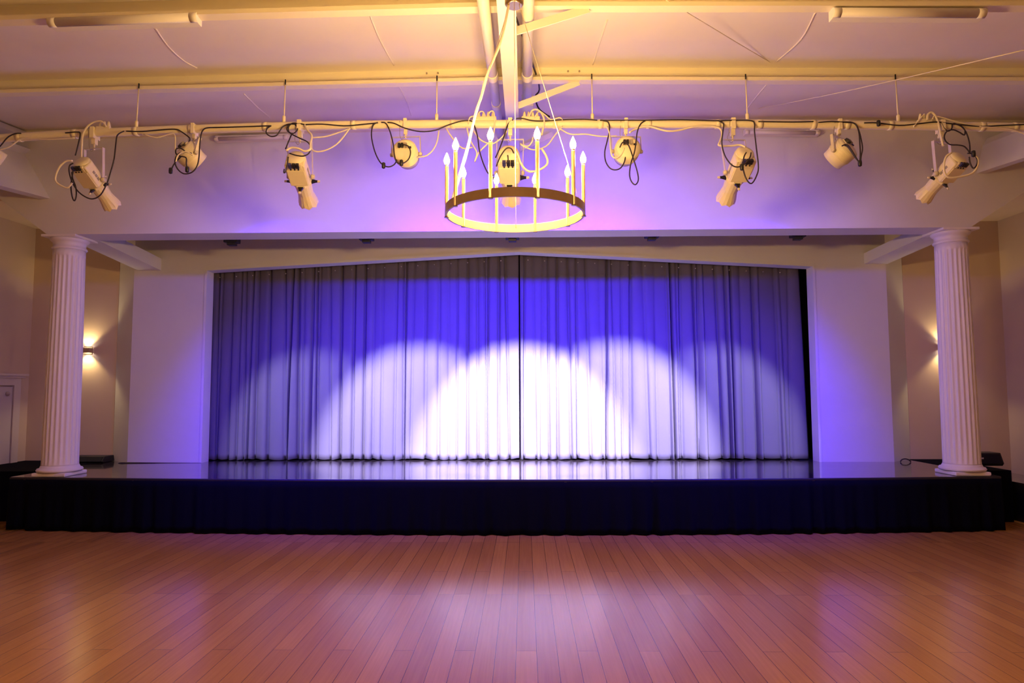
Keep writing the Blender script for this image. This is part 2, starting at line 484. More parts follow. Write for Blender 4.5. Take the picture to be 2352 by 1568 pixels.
for sx, xo, ye_, lab in ((-1, -0.17, YH0, 'white conduit pipe close on the left side of the centre rafter'), (1, 0.15, 6.75, 'white conduit pipe on the braced side of the centre rafter, ending in a junction box')):
    o = empty('ceiling_conduit', (XC + xo, 5.5, 4.6))
    Lc = Matrix.Translation(-o.location)
    pz = lambda y: roof_z(XC + xo, y) - 0.23
    MB().tube([Lc @ Vector((XC + xo, 2.0, pz(2.0))), Lc @ Vector((XC + xo, ye_, pz(ye_)))], 0.045, 14, smooth_path=False).build('pipe', M['rafter'], o)
    for yy in (5.9, 6.7):
        MB().lathe([(0.05, 0), (0.052, 0.01), (0.052, 0.09), (0.05, 0.1)], 14, Lc @ Matrix.Translation((XC + xo, min(yy, ye_ - 0.12), pz(yy))) @ Matrix.Rotation(R(-90), 4, 'X')).build('coupling', M['rafter'], o)
    if sx > 0:
        MB().box((-0.055, -0.09, -0.06), (0.07, 0.06, 0.06), Lc @ Matrix.Translation((XC + xo, ye_, pz(ye_)))).build('junction_box', M['rafter'], o, bevel=0.006)
    tag(o, lab, 'pipe', 'conduits beside the rafter')

# ceiling stay wires
for k, (p, q, lab) in enumerate((((1530, 0), (1935, 235), 'thin pale stay wire slanting down from the top edge to the header'), ((2352, 115), (1700, 258), 'thin pale stay wire slanting across the purlin from the side wall'))):
    a = at(*p, 4.7); b = at(*q, 7.85)
    tag(MB().tube([a, (a + b) / 2 + Vector((0, 0, -0.02)), b], 0.004, 6).build('stay_wire', M['cable_white']), lab, 'wire', 'stay wires')

# fluorescent lights
def fluor(p, q, y, size, label):
    a = at(*p, y); b = at(*q, y); c = (a + b) / 2
    o = empty('fluorescent_light', c)
    L = (b - a).length; dx = (b - a).normalized()
    rot = Matrix(((dx.x, -dx.y, 0), (dx.y, dx.x, 0), (dx.z, 0, 1)))
    h, dp_ = size
    MB().box((-L / 2, -0.02, -h / 2), (L / 2, dp_, h / 2 + 0.02), rot.to_4x4()).build('housing', M['rafter'], o, bevel=0.004)
    ring = [(math.cos(t_) * h * 0.5, math.sin(t_) * h * 0.55) for t_ in [math.pi * k / 10 for k in range(11)]]
    MB().loft([[rot @ Vector((x, -0.02 - d, z)) for z, d in ring] for x in (-L / 2 + 0.05, L / 2 - 0.05)], True).build('diffuser', M['tube'], o)
    for s in (-1, 1):
        MB().loft([[rot @ Vector((x, -0.018 - d * 1.06, z * 1.06)) for z, d in ring] for x in (s * (L / 2 - 0.052), s * (L / 2 + 0.004))], True).build('end_cap', M['rafter'], o)
    return tag(o, label, 'ceiling light', 'unlit fluorescent tubes')


fluor((120, 56), (457, 44), 4.78, (0.070, 0.05), 'long unlit fluorescent light under the top purlin above the leftmost floodlight')
fluor((1910, 33), (2255, 35), 4.78, (0.070, 0.05), 'long unlit fluorescent light under the top purlin at the end crossed by stay wires')
fluor((495, 321), (662, 316), YH0 - 0.06, (0.05, 0.05), 'small unlit fluorescent light on the header between two side spotlights, partly behind black loops')
fluor((1710, 305), (1880, 307), YH0 - 0.06, (0.05, 0.05), 'small unlit fluorescent light on the header beside the crossing stay wire foot')

# ------------------------------------------------------------------ columns
def column(cx, cy, label):
    o = empty('column', (cx, cy, HS))
    zt_ = ZL - HS
    pl = MB(); a = 0.205
    pl.box((-a, -a, 0), (a, a, 0.045))
    pl.build('plinth', M['column'], o, bevel=0.012)
    MB().lathe([(0.20, 0.045), (0.235, 0.05), (0.245, 0.068), (0.235, 0.088), (0.212, 0.096), (0.205, 0.11), (0.198, 0.125)], 48).build('base_ring', M['column'], o)
    n = 22; seg = n * 8
    rings = []
    z0, z1 = 0.12, zt_ - 0.16
    prof = [(z0, 0), (z0 + 0.02, 0), (z0 + 0.06, 1), (z0 + 0.35, 1), (z0 + 1.1, 1), (z0 + 1.9, 1), (z1 - 0.13, 1), (z1 - 0.09, 0.5), (z1 - 0.08, 0), (z1, 0)]
    for z, f in prof:
        t_ = (z - z0) / (z1 - z0)
        rad = 0.196 - 0.022 * t_ ** 1.4
        ring = []
        for j in range(seg):
            th = 2 * math.pi * j / seg
            c = (1 + math.cos(n * th)) / 2
            r_ = rad - 0.014 * f * (c ** 0.8)
            ring.append((r_ * math.cos(th), r_ * math.sin(th), z))
        rings.append(ring)
    MB().loft(rings, True).build('shaft', M['column'], o)
    rt = 0.174
    MB().lathe([(rt, z1 - 0.005), (rt + 0.012, z1), (rt + 0.02, z1 + 0.012), (rt + 0.012, z1 + 0.028), (rt + 0.002, z1 + 0.034), (rt + 0.002, z1 + 0.085),
                (rt + 0.012, z1 + 0.09), (rt + 0.03, z1 + 0.105), (rt + 0.04, z1 + 0.122), (rt + 0.034, z1 + 0.136)], 48).build('capital', M['column'], o)
    MB().box((-0.215, -0.215, zt_ - 0.026), (0.215, 0.215, zt_ + 0.004)).build('abacus', M['column'], o, bevel=0.006)
    return tag(o, label, 'column', 'fluted columns')


CLX = (at(135, 1080, 8.12).x + at(163, 560, 8.12).x) / 2
CRX = (at(2208, 1083, 8.12).x + at(2185, 545, 8.12).x) / 2
column(CLX, 8.12, 'white fluted column on the stage edge beside the glowing wall sconce')
column(CRX, 8.12, 'white fluted column on the stage edge in front of the black speaker with a silver badge')

# ------------------------------------------------------------------ stage
SXL = at(30, 1150, 8.0).x; SXR = at(2290, 1150, 8.0).x
stage = empty('stage_platform', (XC, 8.6, 0))
LS = Matrix.Translation(-stage.location)
N = 40
xs = [SXL + (SXR - SXL) * i / N for i in range(N + 1)]
mb = MB()
front = [LS @ Vector((x, stage_front(x), HS)) for x in xs]
back = [LS @ Vector((x, 10.9, HS)) for x in xs]
mb.poly(front + back[::-1], (0, 0, -0.03))
mb.build('deck', M['deck'], stage)
mb = MB()
mb.loft([[LS @ Vector((x, stage_front(x) - 0.004, HS - 0.002)), LS @ Vector((x, stage_front(x) - 0.012, HS - 0.01)), LS @ Vector((x, stage_front(x) - 0.012, HS - 0.032)), LS @ Vector((x, stage_front(x) + 0.03, HS - 0.034))] for x in xs], False)
mb.build('edge_strip', M['deck_edge'], stage)
# wing platforms set back behind the columns
for nm, xa, xb, yf in (('wing_deck', XL, SXL + 0.02, 8.45), ('wing_deck', SXR - 0.02, at(2326, 1090, 8.4).x, 8.42)):
    mb = MB(); mb.box((xa, yf, 0.0), (xb, YB, HS + 0.004), LS)
    mb.build(nm, M['black_cloth'], stage)
MB().box((-5.7, 7.98, 0.01), (5.3, 8.6, HS - 0.04), LS).build('frame', M['deck_edge'], stage)
tag(stage, 'low stage with a glossy black deck between the two columns', 'stage')

# black pleated skirt round the stage front
rows = []
ns = 900
random.seed(11)
ph = [random.uniform(-0.35, 0.35) for _ in range(80)]
amp = [random.uniform(0.35, 1.2) for _ in range(80)]
for iz in range(9):
    tz = iz / 8.0
    row = []
    for i in range(ns + 1):
        x = SXL + (SXR - SXL) * i / ns
        u = (x - SXL) / 0.265
        k = int(u); fr = u - k
        kk = k % 79
        a = amp[kk] * (1 - fr) + amp[kk + 1] * fr
        wob = math.sin(2 * math.pi * (u + ph[kk] * (1 - fr) + ph[kk + 1] * fr))
        dpt = a * (0.006 + 0.030 * tz) * (wob * 0.8 + 0.3 * math.sin(4.3 * math.pi * u + 1))
        zz = (HS - 0.025) * (1 - tz) + tz * (0.006 + 0.010 * (0.5 + 0.5 * math.sin(3.1 * u) * math.sin(1.7 * u)))
        row.append(Vector((x, stage_front(x) - 0.016 - 0.012 * tz - dpt, zz)))
    rows.append(row)
sk = MB().grid(rows, True).build('stage_skirt', M['black_cloth'], thick=0.004)
tag(sk, 'black pleated cloth skirt hanging along the stage front down to the wooden floor', 'skirt')

# lower step unit beyond the end of the stage
stp = at(2329, 1107, 8.5)
o = empty('step_unit', (stp.x + 0.25, 8.6, 0))
MB().box((-0.24, -0.28, 0.0), (0.35, 0.9, stp.z - 0.02)).build('carcass', M['deck_edge'], o)
MB().box((-0.245, -0.29, stp.z - 0.02), (0.36, 0.9, stp.z + 0.005)).build('tread', M['deck'], o)
tag(o, 'low black step at the stage end past the column with the badge speaker', 'step')

# ------------------------------------------------------------------ curtains
def curtain(x0, x1, seed, label, shift=0.0):
    rnd = random.Random(seed)
    YC = YW + TH + 0.10
    o_top = lambda x: (ZS + (AZ - ZS) * (1 - abs(x - AX) / ((AX - OXL) if x < AX else (OXR - AX)))) + 0.08
    # creases
    cs = [x0]
    while cs[-1] < x1 - 0.10:
        cs.append(cs[-1] + rnd.choice((0.055, 0.075, 0.10, 0.13, 0.15, 0.18, 0.21)) * rnd.uniform(0.85, 1.15))
    cs[-1] = x1
    n = len(cs)
    drift = [0] + [rnd.gauss(0, 0.035) for _ in range(n - 2)] + [0]
    for i in range(1, n - 1):
        drift[i] = max(min(drift[i], 0.4 * (cs[i + 1] - cs[i])), -0.4 * (cs[i] - cs[i - 1]))
    if shift: drift[-1] = shift
    deep = [rnd.choice((0.008, 0.012, 0.02, 0.03, 0.05, 0.085)) for _ in range(n)]
    bulge = [rnd.choice((0.006, 0.015, 0.03, 0.045, 0.06)) * rnd.uniform(0.7, 1.2) for _ in range(n)]
    skew = [rnd.choice((0.6, 0.8, 1.0, 1.3, 1.7)) for _ in range(n)]
    deep[0] = deep[-1] = 0.004
    slow = [rnd.uniform(-0.012, 0.012) for _ in range(n)]
    rows = []
    NZ = 34; S = 10
    hem = [rnd.uniform(0.0, 0.018) for _ in range(n)]
    for iz in range(NZ + 1):
        t_ = iz / NZ
        row = []
        lo = 1.0 + 0.35 * t_
        for i in range(n - 1):
            a = cs[i] + drift[i] * t_ ** 0.8; b = cs[i + 1] + drift[i + 1] * t_ ** 0.8
            for k in range(S + (1 if i == n - 2 else 0)):
                s = k / S
                x = a + (b - a) * s
                base = deep[i] * max(0, 1 - s * (b - a) / 0.028) ** 1.5 + deep[i + 1] * max(0, 1 - (1 - s) * (b - a) / 0.028) ** 1.5
                y = YC + lo * (base - bulge[i] * math.sin(math.pi * s ** skew[i]) ** 0.8 * (0.55 + 0.45 * t_)) + slow[i] * (1 - s) + slow[i + 1] * s
                y += 0.004 * math.sin(9 * t_ + i * 1.7 + s * 2) * math.sin(math.pi * s)
                zt_ = o_top(min(max(x, OXL), OXR))
                zb = HS + 0.008 + hem[i] * (1 - s) + hem[i + 1] * s + 0.006 * math.sin(5 * s + i)
                row.append(Vector((x, y, zt_ + (zb - zt_) * t_)))
        rows.append(row)
    o = MB().grid(rows, True).build('stage_curtain', M['curtain'], thick=0.003)
    x = x0 + 0.12
    while x < x1 - 0.05:
        MB().lathe([(0.002, -0.008), (0.008, -0.006), (0.009, 0), (0.008, 0.006), (0.002, 0.008)], 8, Matrix.Translation((x, YC - 0.055, o_top(x) - 0.14)) @ Matrix.Rotation(R(90), 4, 'X')).build('curtain_hook', M['hook'], o)
        x += 0.245
    return tag(o, label, 'curtain', 'stage curtains')


curtain(OXL - 0.05, AX - 0.009, 3, 'pale grey pleated stage curtain from the centre gap to the jamb nearest the glowing sconce')
curtain(AX + 0.010, OXR - 0.075, 8, 'pale grey pleated stage curtain from the centre gap to the jamb with a black strip', 0.06)

# ------------------------------------------------------------------ lighting pipe
YP = 6.20
pipe_px = [(-60, 322), (160, 308), (400, 298), (650, 290), (900, 286), (1176, 285), (1450, 285), (1700, 285), (1950, 287), (2200, 290), (2420, 294)]
pipe_pts = [at(px, py, YP) for px, py in pipe_px]


def pipe_at(px):
    for i in range(len(pipe_px) - 1):
        if pipe_px[i][0] <= px <= pipe_px[i + 1][0]:
            f = (px - pipe_px[i][0]) / (pipe_px[i + 1][0] - pipe_px[i][0])
            return pipe_pts[i].lerp(pipe_pts[i + 1], f)
    return pipe_pts[0 if px < 0 else -1].copy()


PR = 0.040
rig = empty('lighting_pipe', pipe_at(1176))
LP = Matrix.Translation(-rig.location)
MB().tube([LP @ p for p in pipe_pts], PR, 16, 3).build('bar', M['pipe'], rig)
for px in (45, 172, 313, 440, 610, 812, 1040, 1275, 1380, 1490, 1648, 1745, 1868, 1945, 2045, 2255, 2330):
    p = pipe_at(px); wd = 0.022
    MB().tube([LP @ (p - Vector((wd, 0, 0))), LP @ (p + Vector((wd, 0, 0)))], PR + 0.004, 16, smooth_path=False).build('tape_band', M['pipe'], rig)
for px in (313, 652, 1003, 1361, 1717, 2064):
    p = pipe_at(px); zt_ = roof_z(p.x, Y1) - 0.175
    yq = Y1 - 0.085
    rod = MB().tube([LP @ Vector((p.x, yq, zt_ + 0.01)), LP @ Vector((p.x, YP - 0.0, p.z + PR))], 0.006, 8, smooth_path=False).build('hanger_rod', M['pipe'], rig)
    MB().tube([LP @ Vector((p.x, yq, zt_ - 0.002)), LP @ Vector((p.x, yq, zt_ + 0.05))], 0.007, 8, smooth_path=False).build('hook', M['black'], rod)
    MB().lathe([(0.008, 0), (0.016, 0.004), (0.016, 0.06), (0.008, 0.07)], 10, LP @ Matrix.Translation((p.x, YP, p.z + PR - 0.004))).build('clamp', M['pipe'], rod)
tag(rig, 'long cream lighting pipe hung on rods below the ceiling, carrying all the stage lights', 'pipe')

# ------------------------------------------------------------------ stage lights
def frame_from(fwd, up=Vector((0, 0, 1))):
    f = fwd.normalized(); x = f.cross(up).normalized(); z = x.cross(f)
    return Matrix((x, f, z)).transposed()


def rrect(wd, h, y, r, n=4, top=None):
    pts = []
    for cx, cz, a0 in ((wd / 2 - r, h / 2 - r, 0), (-wd / 2 + r, h / 2 - r, 90), (-wd / 2 + r, -h / 2 + r, 180), (wd / 2 - r, -h / 2 + r, 270)):
        for k in range(n + 1):
            a = R(a0 + 90 * k / n)
            pts.append(Vector((cx + r * math.cos(a), y, cz + r * math.sin(a))))
    return pts


def ngon(rx, rz, y, n=8, ph=22.5):
    return [Vector((rx * math.cos(R(ph + 360 * k / n)), y, rz * math.sin(R(ph + 360 * k / n)))) for k in range(n)]


def spotlight(clamp_px, back_px, front_px, y_back, y_front, label, power, aim, half, yoke_w=0.30, vent_side=1):
    pb = at(*back_px, y_back); pf = at(*front_px, y_front)
    fwd = pf - pb; L = fwd.length
    piv = pb + fwd * 0.42
    rot = frame_from(fwd)
    o = empty('ellipsoidal_spotlight', piv, rot)
    k = L / 0.68
    S = Matrix.Scale(k, 4)
    def bld(mb, nm, m, par=o, bevel=0.0):
        mb.v = [S @ p for p in mb.v]
        return mb.build(nm, m, par, bevel)
    # housing: flat belly and sides under a rounded hood
    def dsec(wd, h, y, r=0.012):
        pts = [Vector((wd / 2 * math.cos(R(t_)), y, h * 0.5 - wd / 2 + wd / 2 * math.sin(R(t_)))) for t_ in range(0, 181, 15)]
        return pts + [Vector((-wd / 2, y, -h / 2 + r)), Vector((-wd / 2 + r, y, -h / 2)), Vector((wd / 2 - r, y, -h / 2)), Vector((wd / 2, y, -h / 2 + r))]
    b = bld(MB().loft([dsec(0.205, 0.215, -0.27), dsec(0.232, 0.238, -0.255), dsec(0.238, 0.242, -0.10), dsec(0.225, 0.23, 0.03), dsec(0.19, 0.20, 0.055)], False), 'housing', M['fixture'], bevel=0.005)
    # hood cap at the back
    bld(MB().lathe([(0.104, 0.0), (0.108, 0.010), (0.10, 0.03), (0.06, 0.042), (0.0, 0.044)], 24, Matrix.Translation((0, -0.262, 0.010)) @ Matrix.Rotation(R(90), 4, 'X')), 'rear_cap', M['fixture'])
    # belly plate with connector row
    bld(MB().box((-0.100, -0.195, -0.128), (0.100, 0.03, -0.112)), 'belly_plate', M['fixture'], bevel=0.003)
    pan = bld(MB().box((-0.085, -0.285, -0.124), (0.085, -0.200, -0.095)), 'connector_panel', M['fixture'], bevel=0.003)
    for i, xx in enumerate((-0.045, 0.0, 0.042)):
        bld(MB().box((xx - 0.018, -0.300, -0.145), (xx + 0.018, -0.240, -0.110)), 'connector', M['blue_plug'] if i == 0 else M['black'], pan, 0.003)
        bld(MB().lathe([(0.010, 0), (0.010, 0.012), (0.004, 0.014)], 10, Matrix.Translation((xx, -0.216, -0.120)) @ Matrix.Rotation(R(180), 4, 'X')), 'fuse_cap', M['black'], pan)
    for s in (-1, 1):
        mb = MB()
        for q in range(3):
            mb.box((s * 0.118 - 0.003, -0.16 + q * 0.047, -0.055), (s * 0.118 + 0.004, -0.122 + q * 0.047, -0.020))
        bld(mb, 'vent', M['fixture_vent'])
    # shutter gate with handles
    bld(MB().loft([ngon(0.115, 0.115, 0.05), ngon(0.124, 0.124, 0.06), ngon(0.124, 0.124, 0.085), ngon(0.106, 0.106, 0.095)], False), 'gate', M['fixture'])
    for ax in (Vector((1, 0, 0)), Vector((-1, 0, 0)), Vector((0, 0, -1)), Vector((0, 0, 1))):
        e = Vector((0, 0.072, 0))
        h = bld(MB().loft([[e + ax * d + (Vector((0, 1, 0)) * sy + ax.cross(Vector((0, 1, 0))) * sx) * rr for sx, sy in ((-2.2, -1), (2.2, -1), (2.2, 1), (-2.2, 1))] for d, rr in ((0.115, 0.014), (0.132, 0.011), (0.165, 0.007), (0.18, 0.007))], False), 'shutter_handle', M['black'])
        bld(MB().loft([[e + ax * d + (Vector((0, 1, 0)) * sy + ax.cross(Vector((0, 1, 0))) * sx) * rr for sx, sy in ((-1.6, -1), (1.6, -1), (1.6, 1), (-1.6, 1))] for d, rr in ((0.183, 0.008), (0.212, 0.007))], False), 'grip', M['fixture'], h)
    # lens tube and flared, scalloped front
    def scal(r_, y): return [p + Vector((0, 0.0 if i % 2 else 0.030, 0)) for i, p in enumerate(ngon(r_, r_, y, 16, 11.25))]
    bld(MB().loft([ngon(0.100, 0.100, 0.09, 16, 11.25), ngon(0.102, 0.102, 0.10, 16, 11.25), ngon(0.092, 0.092, 0.25, 16, 11.25), ngon(0.096, 0.096, 0.28, 16, 11.25), scal(0.122, 0.40), scal(0.116, 0.40), ngon(0.086, 0.086, 0.30, 16, 11.25), ngon(0.02, 0.02, 0.298, 16, 11.25)], False), 'lens_tube', M['fixture'])
    mb = MB()
    for a in range(8):
        an = R(45 * a)
        n_ = Vector((math.cos(an), 0, math.sin(an))); t_ = Vector((-math.sin(an), 0, math.cos(an)))
        for q in (-1, 0, 1):
            c0 = n_ * 0.088 + t_ * 0.020 * q; c1 = n_ * 0.113 + t_ * 0.027 * q
            mb.bar(c0 + Vector((0, 0.285, 0)), c1 + Vector((0, 0.395, 0)), 0.005, 0.008, n_)
    bld(mb, 'cooling_ribs', M['fixture'])
    bld(MB().lathe([(0.0, 0.0), (0.055, 0.004), (0.082, 0.0)], 24, Matrix.Translation((0, 0.305, 0)) @ Matrix.Rotation(R(-90), 4, 'X'), cap=False), 'lens', M['lens'])
    # yoke and clamp (built in world directions, stored in the fixture frame)
    inv = o.matrix_world.inverted() if False else (Matrix.Translation(piv) @ rot.to_4x4()).inverted()
    pc = pipe_at(clamp_px)
    top = pc + Vector((0, 0.0, -PR - 0.115))
    side = Vector((rot[0][0], rot[1][0], 0)).normalized()
    hw = yoke_w / 2 * k * 0.95
    mb = MB()
    pv_l = piv - side * hw; pv_r = piv + side * hw
    pts = [pv_l, top - side * hw, top + side * hw, pv_r]
    for a, b2 in zip(pts[:-1], pts[1:]):
        d = (b2 - a).normalized()
        mb.bar(inv @ (a - d * 0.002), inv @ (b2 + d * 0.002), 0.030, 0.006, inv.to_3x3() @ (side if abs(d.dot(side)) < 0.9 else Vector((0, 0, 1))))
    yk = mb.build('yoke', M['yoke'], o)
    for s, pv in ((-1, pv_l), (1, pv_r)):
        MB().lathe([(0.024, -0.014), (0.026, 0.0), (0.02, 0.016), (0.008, 0.02)], 12, inv @ Matrix.Translation(pv) @ frame_from(side * s).to_4x4() @ Matrix.Rotation(R(-90), 4, 'X')).build('pivot_knob', M['yoke'], yk)
    mb = MB()
    mb.box((-0.02, -0.022, -0.075), (0.02, 0.022, -0.01), inv @ Matrix.Translation(pc + Vector((0, 0, -PR))))
    mb.box((-0.02, -PR - 0.012, -0.02), (0.02, PR + 0.012, 2 * PR + 0.006), inv @ Matrix.Translation(pc + Vector((0, 0, -PR))))
    mb.tube([inv @ (pc + Vector((0, 0, -PR - 0.07))), inv @ (top + Vector((0, 0, -0.012)))], 0.009, 8, smooth_path=False)
    mb.build('clamp', M['fixture'], o, 0.003)
    # safety cable
    cpts = [pc + Vector((-0.035, -PR - 0.005, 0.02)), pc + Vector((-0.04, -0.02, -PR - 0.05)), top + Vector((-0.05, 0, 0.02)), top + Vector((-0.02, -0.01, -0.03)), top + Vector((0.0, 0.0, 0.0)), pc + Vector((-0.01, 0.03, -PR - 0.06)), pc + Vector((-0.02, PR + 0.006, 0))]
    MB().tube([inv @ p for p in cpts], 0.0025, 6).build('safety_cable', M['fixture_vent'], o)
    tag(o, label, 'spotlight', 'ellipsoidal spotlights')
    ld = bpy.data.lights.new('beam', 'SPOT'); ld.energy = power; ld.color = COOL
    ld.spot_size = R(2 * half); ld.spot_blend = 0.45; ld.shadow_soft_size = 0.03
    lo = bpy.data.objects.new('beam', ld); col.objects.link(lo)
    src = piv + rot @ Vector((0, 0.33 * k, 0))
    d = (Vector(aim) - src)
    lo.matrix_world = Matrix.Translation(src) @ d.to_track_quat('-Z', 'Y').to_matrix().to_4x4()
    return o


YC = YW + TH + 0.05
def aim_at(src_px, src_y, peak_px, half):
    """axis of a beam whose upper rim meets the curtain at the given pixel"""
    s = at(*src_px, src_y); p = at(*peak_px, YC)
    d = p - s
    h = math.hypot(d.x, d.y); el = math.atan2(d.z, h) - R(half)
    return s + Vector((d.x, d.y, math.tan(el) * h))


specs = [
    # clamp x, back px, front px, y back, y front, peak px of its beam, half angle
    (218, (186, 372), (256, 470), 6.08, 6.46, (745, 785), 21, 'cream ellipsoidal spotlight nearest the left eave beam with a deep black cable U below'),
    (690, (678, 362), (708, 462), 6.05, 6.52, (975, 772), 23.5, 'cream ellipsoidal spotlight under the pipe below a black cable knot, tilted to the centre'),
    (1172, (1168, 352), (1173, 455), 6.02, 6.56, (1200, 772), 23.5, 'cream ellipsoidal spotlight at the middle of the pipe, seen through the chandelier'),
    (1682, (1712, 352), (1668, 455), 6.05, 6.52, (1390, 765), 23.5, 'cream ellipsoidal spotlight under the pipe beside a black loop reaching past its lens tube'),
    (2160, (2204, 362), (2122, 452), 6.08, 6.46, (1610, 775), 21, 'cream ellipsoidal spotlight under the pipe ringed by a wide white cable loop'),
]
for i, (cx, bp_, fp_, yb_, yf_, pk, half, lab) in enumerate(specs):
    spotlight(cx, bp_, fp_, yb_, yf_, lab, SPOT_POWER[i], aim_at(fp_, yf_, pk, half), half)


def floodlight(clamp_px, ctr_px, y, yaw, pitch, label, power, aim_yaw, lit=True, dip=-0.62):
    c = at(*ctr_px, y)
    fwd = Vector((math.sin(R(yaw)) * math.cos(R(pitch)), math.cos(R(yaw)) * math.cos(R(pitch)), math.sin(R(pitch))))
    rot = frame_from(fwd)
    o = empty('round_floodlight', c, rot)
    inv = (Matrix.Translation(c) @ rot.to_4x4()).inverted()
    RX = Matrix.Rotation(R(-90), 4, 'X')
    can = MB().lathe([(0.0, -0.100), (0.085, -0.098), (0.112, -0.085), (0.117, -0.06), (0.117, 0.02), (0.108, 0.05), (0.105, 0.10), (0.098, 0.10), (0.098, 0.06), (0.0, 0.055)], 32, RX, cap=False).build('can', M['fixture'], o)
    mb = MB()
    for k in range(12):
        z = -0.075 + 0.0085 * k
        mb.lathe([(0.116, z), (0.120, z + 0.001), (0.120, z + 0.0035), (0.116, z + 0.0045)], 32, RX, cap=False)
    mb.build('cooling_fins', M['fixture'], o)
    MB().lathe([(0.0, 0.062), (0.09, 0.062)], 24, RX, cap=False).build('lens', M['blue_lens'], o)
    pan = MB().box((-0.062, -0.106, 0.004), (0.062, -0.096, 0.062)).build('connector_panel', M['fixture'], o, 0.002)
    for xx, m_ in ((-0.04, 'black'), (-0.012, 'black'), (0.022, 'fixture_vent')):
        MB().box((xx - 0.011, -0.13, 0.012), (xx + 0.011, -0.10, 0.056)).build('connector', M[m_], pan, 0.002)
    MB().box((0.045, -0.115, 0.008), (0.072, -0.098, 0.024)).build('switch', M['black'], pan)
    pc = pipe_at(clamp_px)
    top = pc + Vector((0, 0, -PR - 0.085))
    side = Vector((rot[0][0], rot[1][0], 0)).normalized(); hw = 0.14
    pts = [c - side * hw, top - side * hw, top + side * hw, c + side * hw]
    mb = MB()
    for a, b2 in zip(pts[:-1], pts[1:]):
        d = (b2 - a).normalized()
        mb.bar(inv @ (a - d * 0.002), inv @ (b2 + d * 0.002), 0.026, 0.006, inv.to_3x3() @ (side if abs(d.dot(side)) < 0.9 else Vector((0, 0, 1))))
    yk = mb.build('yoke', M['yoke'], o)
    for s in (-1, 1):
        MB().lathe([(0.018, -0.022), (0.02, 0.0), (0.016, 0.014)], 10, inv @ Matrix.Translation(c + side * s * hw) @ frame_from(side * s).to_4x4() @ RX).build('pivot_knob', M['yoke'], yk)
    mb = MB()
    mb.box((-0.016, -0.018, -0.06), (0.016, 0.018, -0.008), inv @ Matrix.Translation(pc + Vector((0, 0, -PR))))
    mb.box((-0.016, -PR - 0.01, -0.016), (0.016, PR + 0.01, 2 * PR + 0.005), inv @ Matrix.Translation(pc + Vector((0, 0, -PR))))
    mb.tube([inv @ (pc + Vector((0, 0, -PR - 0.055))), inv @ (top + Vector((0, 0, -0.012)))], 0.008, 8, smooth_path=False)
    mb.build('clamp', M['fixture'], o, 0.003)
    cpts = [pc + Vector((-0.05, -PR - 0.004, 0.02)), pc + Vector((-0.055, -0.01, -PR - 0.04)), top + Vector((-0.05, -0.01, 0.0)), top + Vector((-0.03, 0.01, -0.02)), pc + Vector((-0.02, 0.02, -PR - 0.03))]
    MB().tube([inv @ p for p in cpts], 0.0025, 6).build('safety_cable', M['fixture_vent'], o)
    tag(o, label, 'floodlight', 'round blue floodlights')
    if lit:
        ld = bpy.data.lights.new('wash', 'SPOT'); ld.energy = power; ld.color = BLUE
        ld.spot_size = R(84); ld.spot_blend = 1.0; ld.shadow_soft_size = 0.05
        lo = bpy.data.objects.new('wash', ld); col.objects.link(lo)
        src = c + rot @ Vector((0, 0.075, 0)) + Vector((0, 0.01, -0.10))
        src = at(ctr_px[0], ctr_px[1] + 26, y + 0.12)
        a = Vector((math.sin(R(aim_yaw)), math.cos(R(aim_yaw)), dip))
        lo.matrix_world = Matrix.Translation(src) @ a.to_track_quat('-Z', 'Y').to_matrix().to_4x4()
        l2 = bpy.data.lights.new('wash_spill', 'SPOT'); l2.energy = SPILL_POWER * (1.2 if power > PAR_POWER * 0.9 else 0.5); l2.color = BLUE
        l2.spot_size = R(172); l2.spot_blend = 1.0; l2.shadow_soft_size = 0.05
        lo2 = bpy.data.objects.new('wash_spill', l2); col.objects.link(lo2)
        lo2.matrix_world = lo.matrix_world.copy()
    return o


floodlight(447, (437, 358), 6.2, 42, -32, 'cream round floodlight tangled in black cable loops, hanging by the straight black run', PAR_POWER * 0.8, 14, dip=-0.98)
floodlight(932, (933, 355), 6.2, 4, -8, 'cream round floodlight facing the stage beside a wide black loop with a black plug', PAR_POWER, 6)
floodlight(1437, (1439, 348), 6.2, -3, -8, 'cream round floodlight facing the stage with a black teardrop loop hanging below', PAR_POWER, -6)
floodlight(1926, (1931, 352), 6.2, -38, -30, 'cream round floodlight with paired black cables hanging in a narrow wedge', PAR_POWER * 0.8, -14, dip=-0.98)
floodlight(-22, (-24, 360), 6.2, 40, -25, 'cream round floodlight cut off by the frame at the left end of the pipe', 0, 0, lit=False)

# ------------------------------------------------------------------ outlet boxes on the pipe
def outlet_box(p, q, n, label):
    a = at(*p, YP - 0.005); b = at(*q, YP - 0.005); c = (a + b) / 2; L = abs(b.x - a.x)
    o = empty('outlet_box', c)
    MB().box((-L / 2, -0.03, -0.018), (L / 2, 0.03, 0.018)).build('housing', M['fixture'], o, bevel=0.004)
    for i in range(n):
        x = -L / 2 + L * (i + 0.7) / (n + 0.4)
        MB().lathe([(0.017, 0.016), (0.018, 0.03), (0.012, 0.055), (0.007, 0.075)], 10, Matrix.Translation((x, 0, 0))).build('plug', M['fixture'], o)
    return tag(o, label, 'outlet box', 'outlet boxes on the pipe')


outlet_box((224, 297), (256, 296), 3, 'cream outlet box with upright plugs on the pipe above the leftmost spotlight')
outlet_box((1092, 274), (1140, 274), 4, 'cream outlet box with plugs beside the rafter conduit, next to the white power cord')
outlet_box((1198, 274), (1240, 274), 4, 'cream outlet box with plugs and coiled cords on the pipe under the rafter brace')
outlet_box((2108, 279), (2138, 279), 3, 'cream outlet box with plugs on the pipe above the spotlight in the white loop')

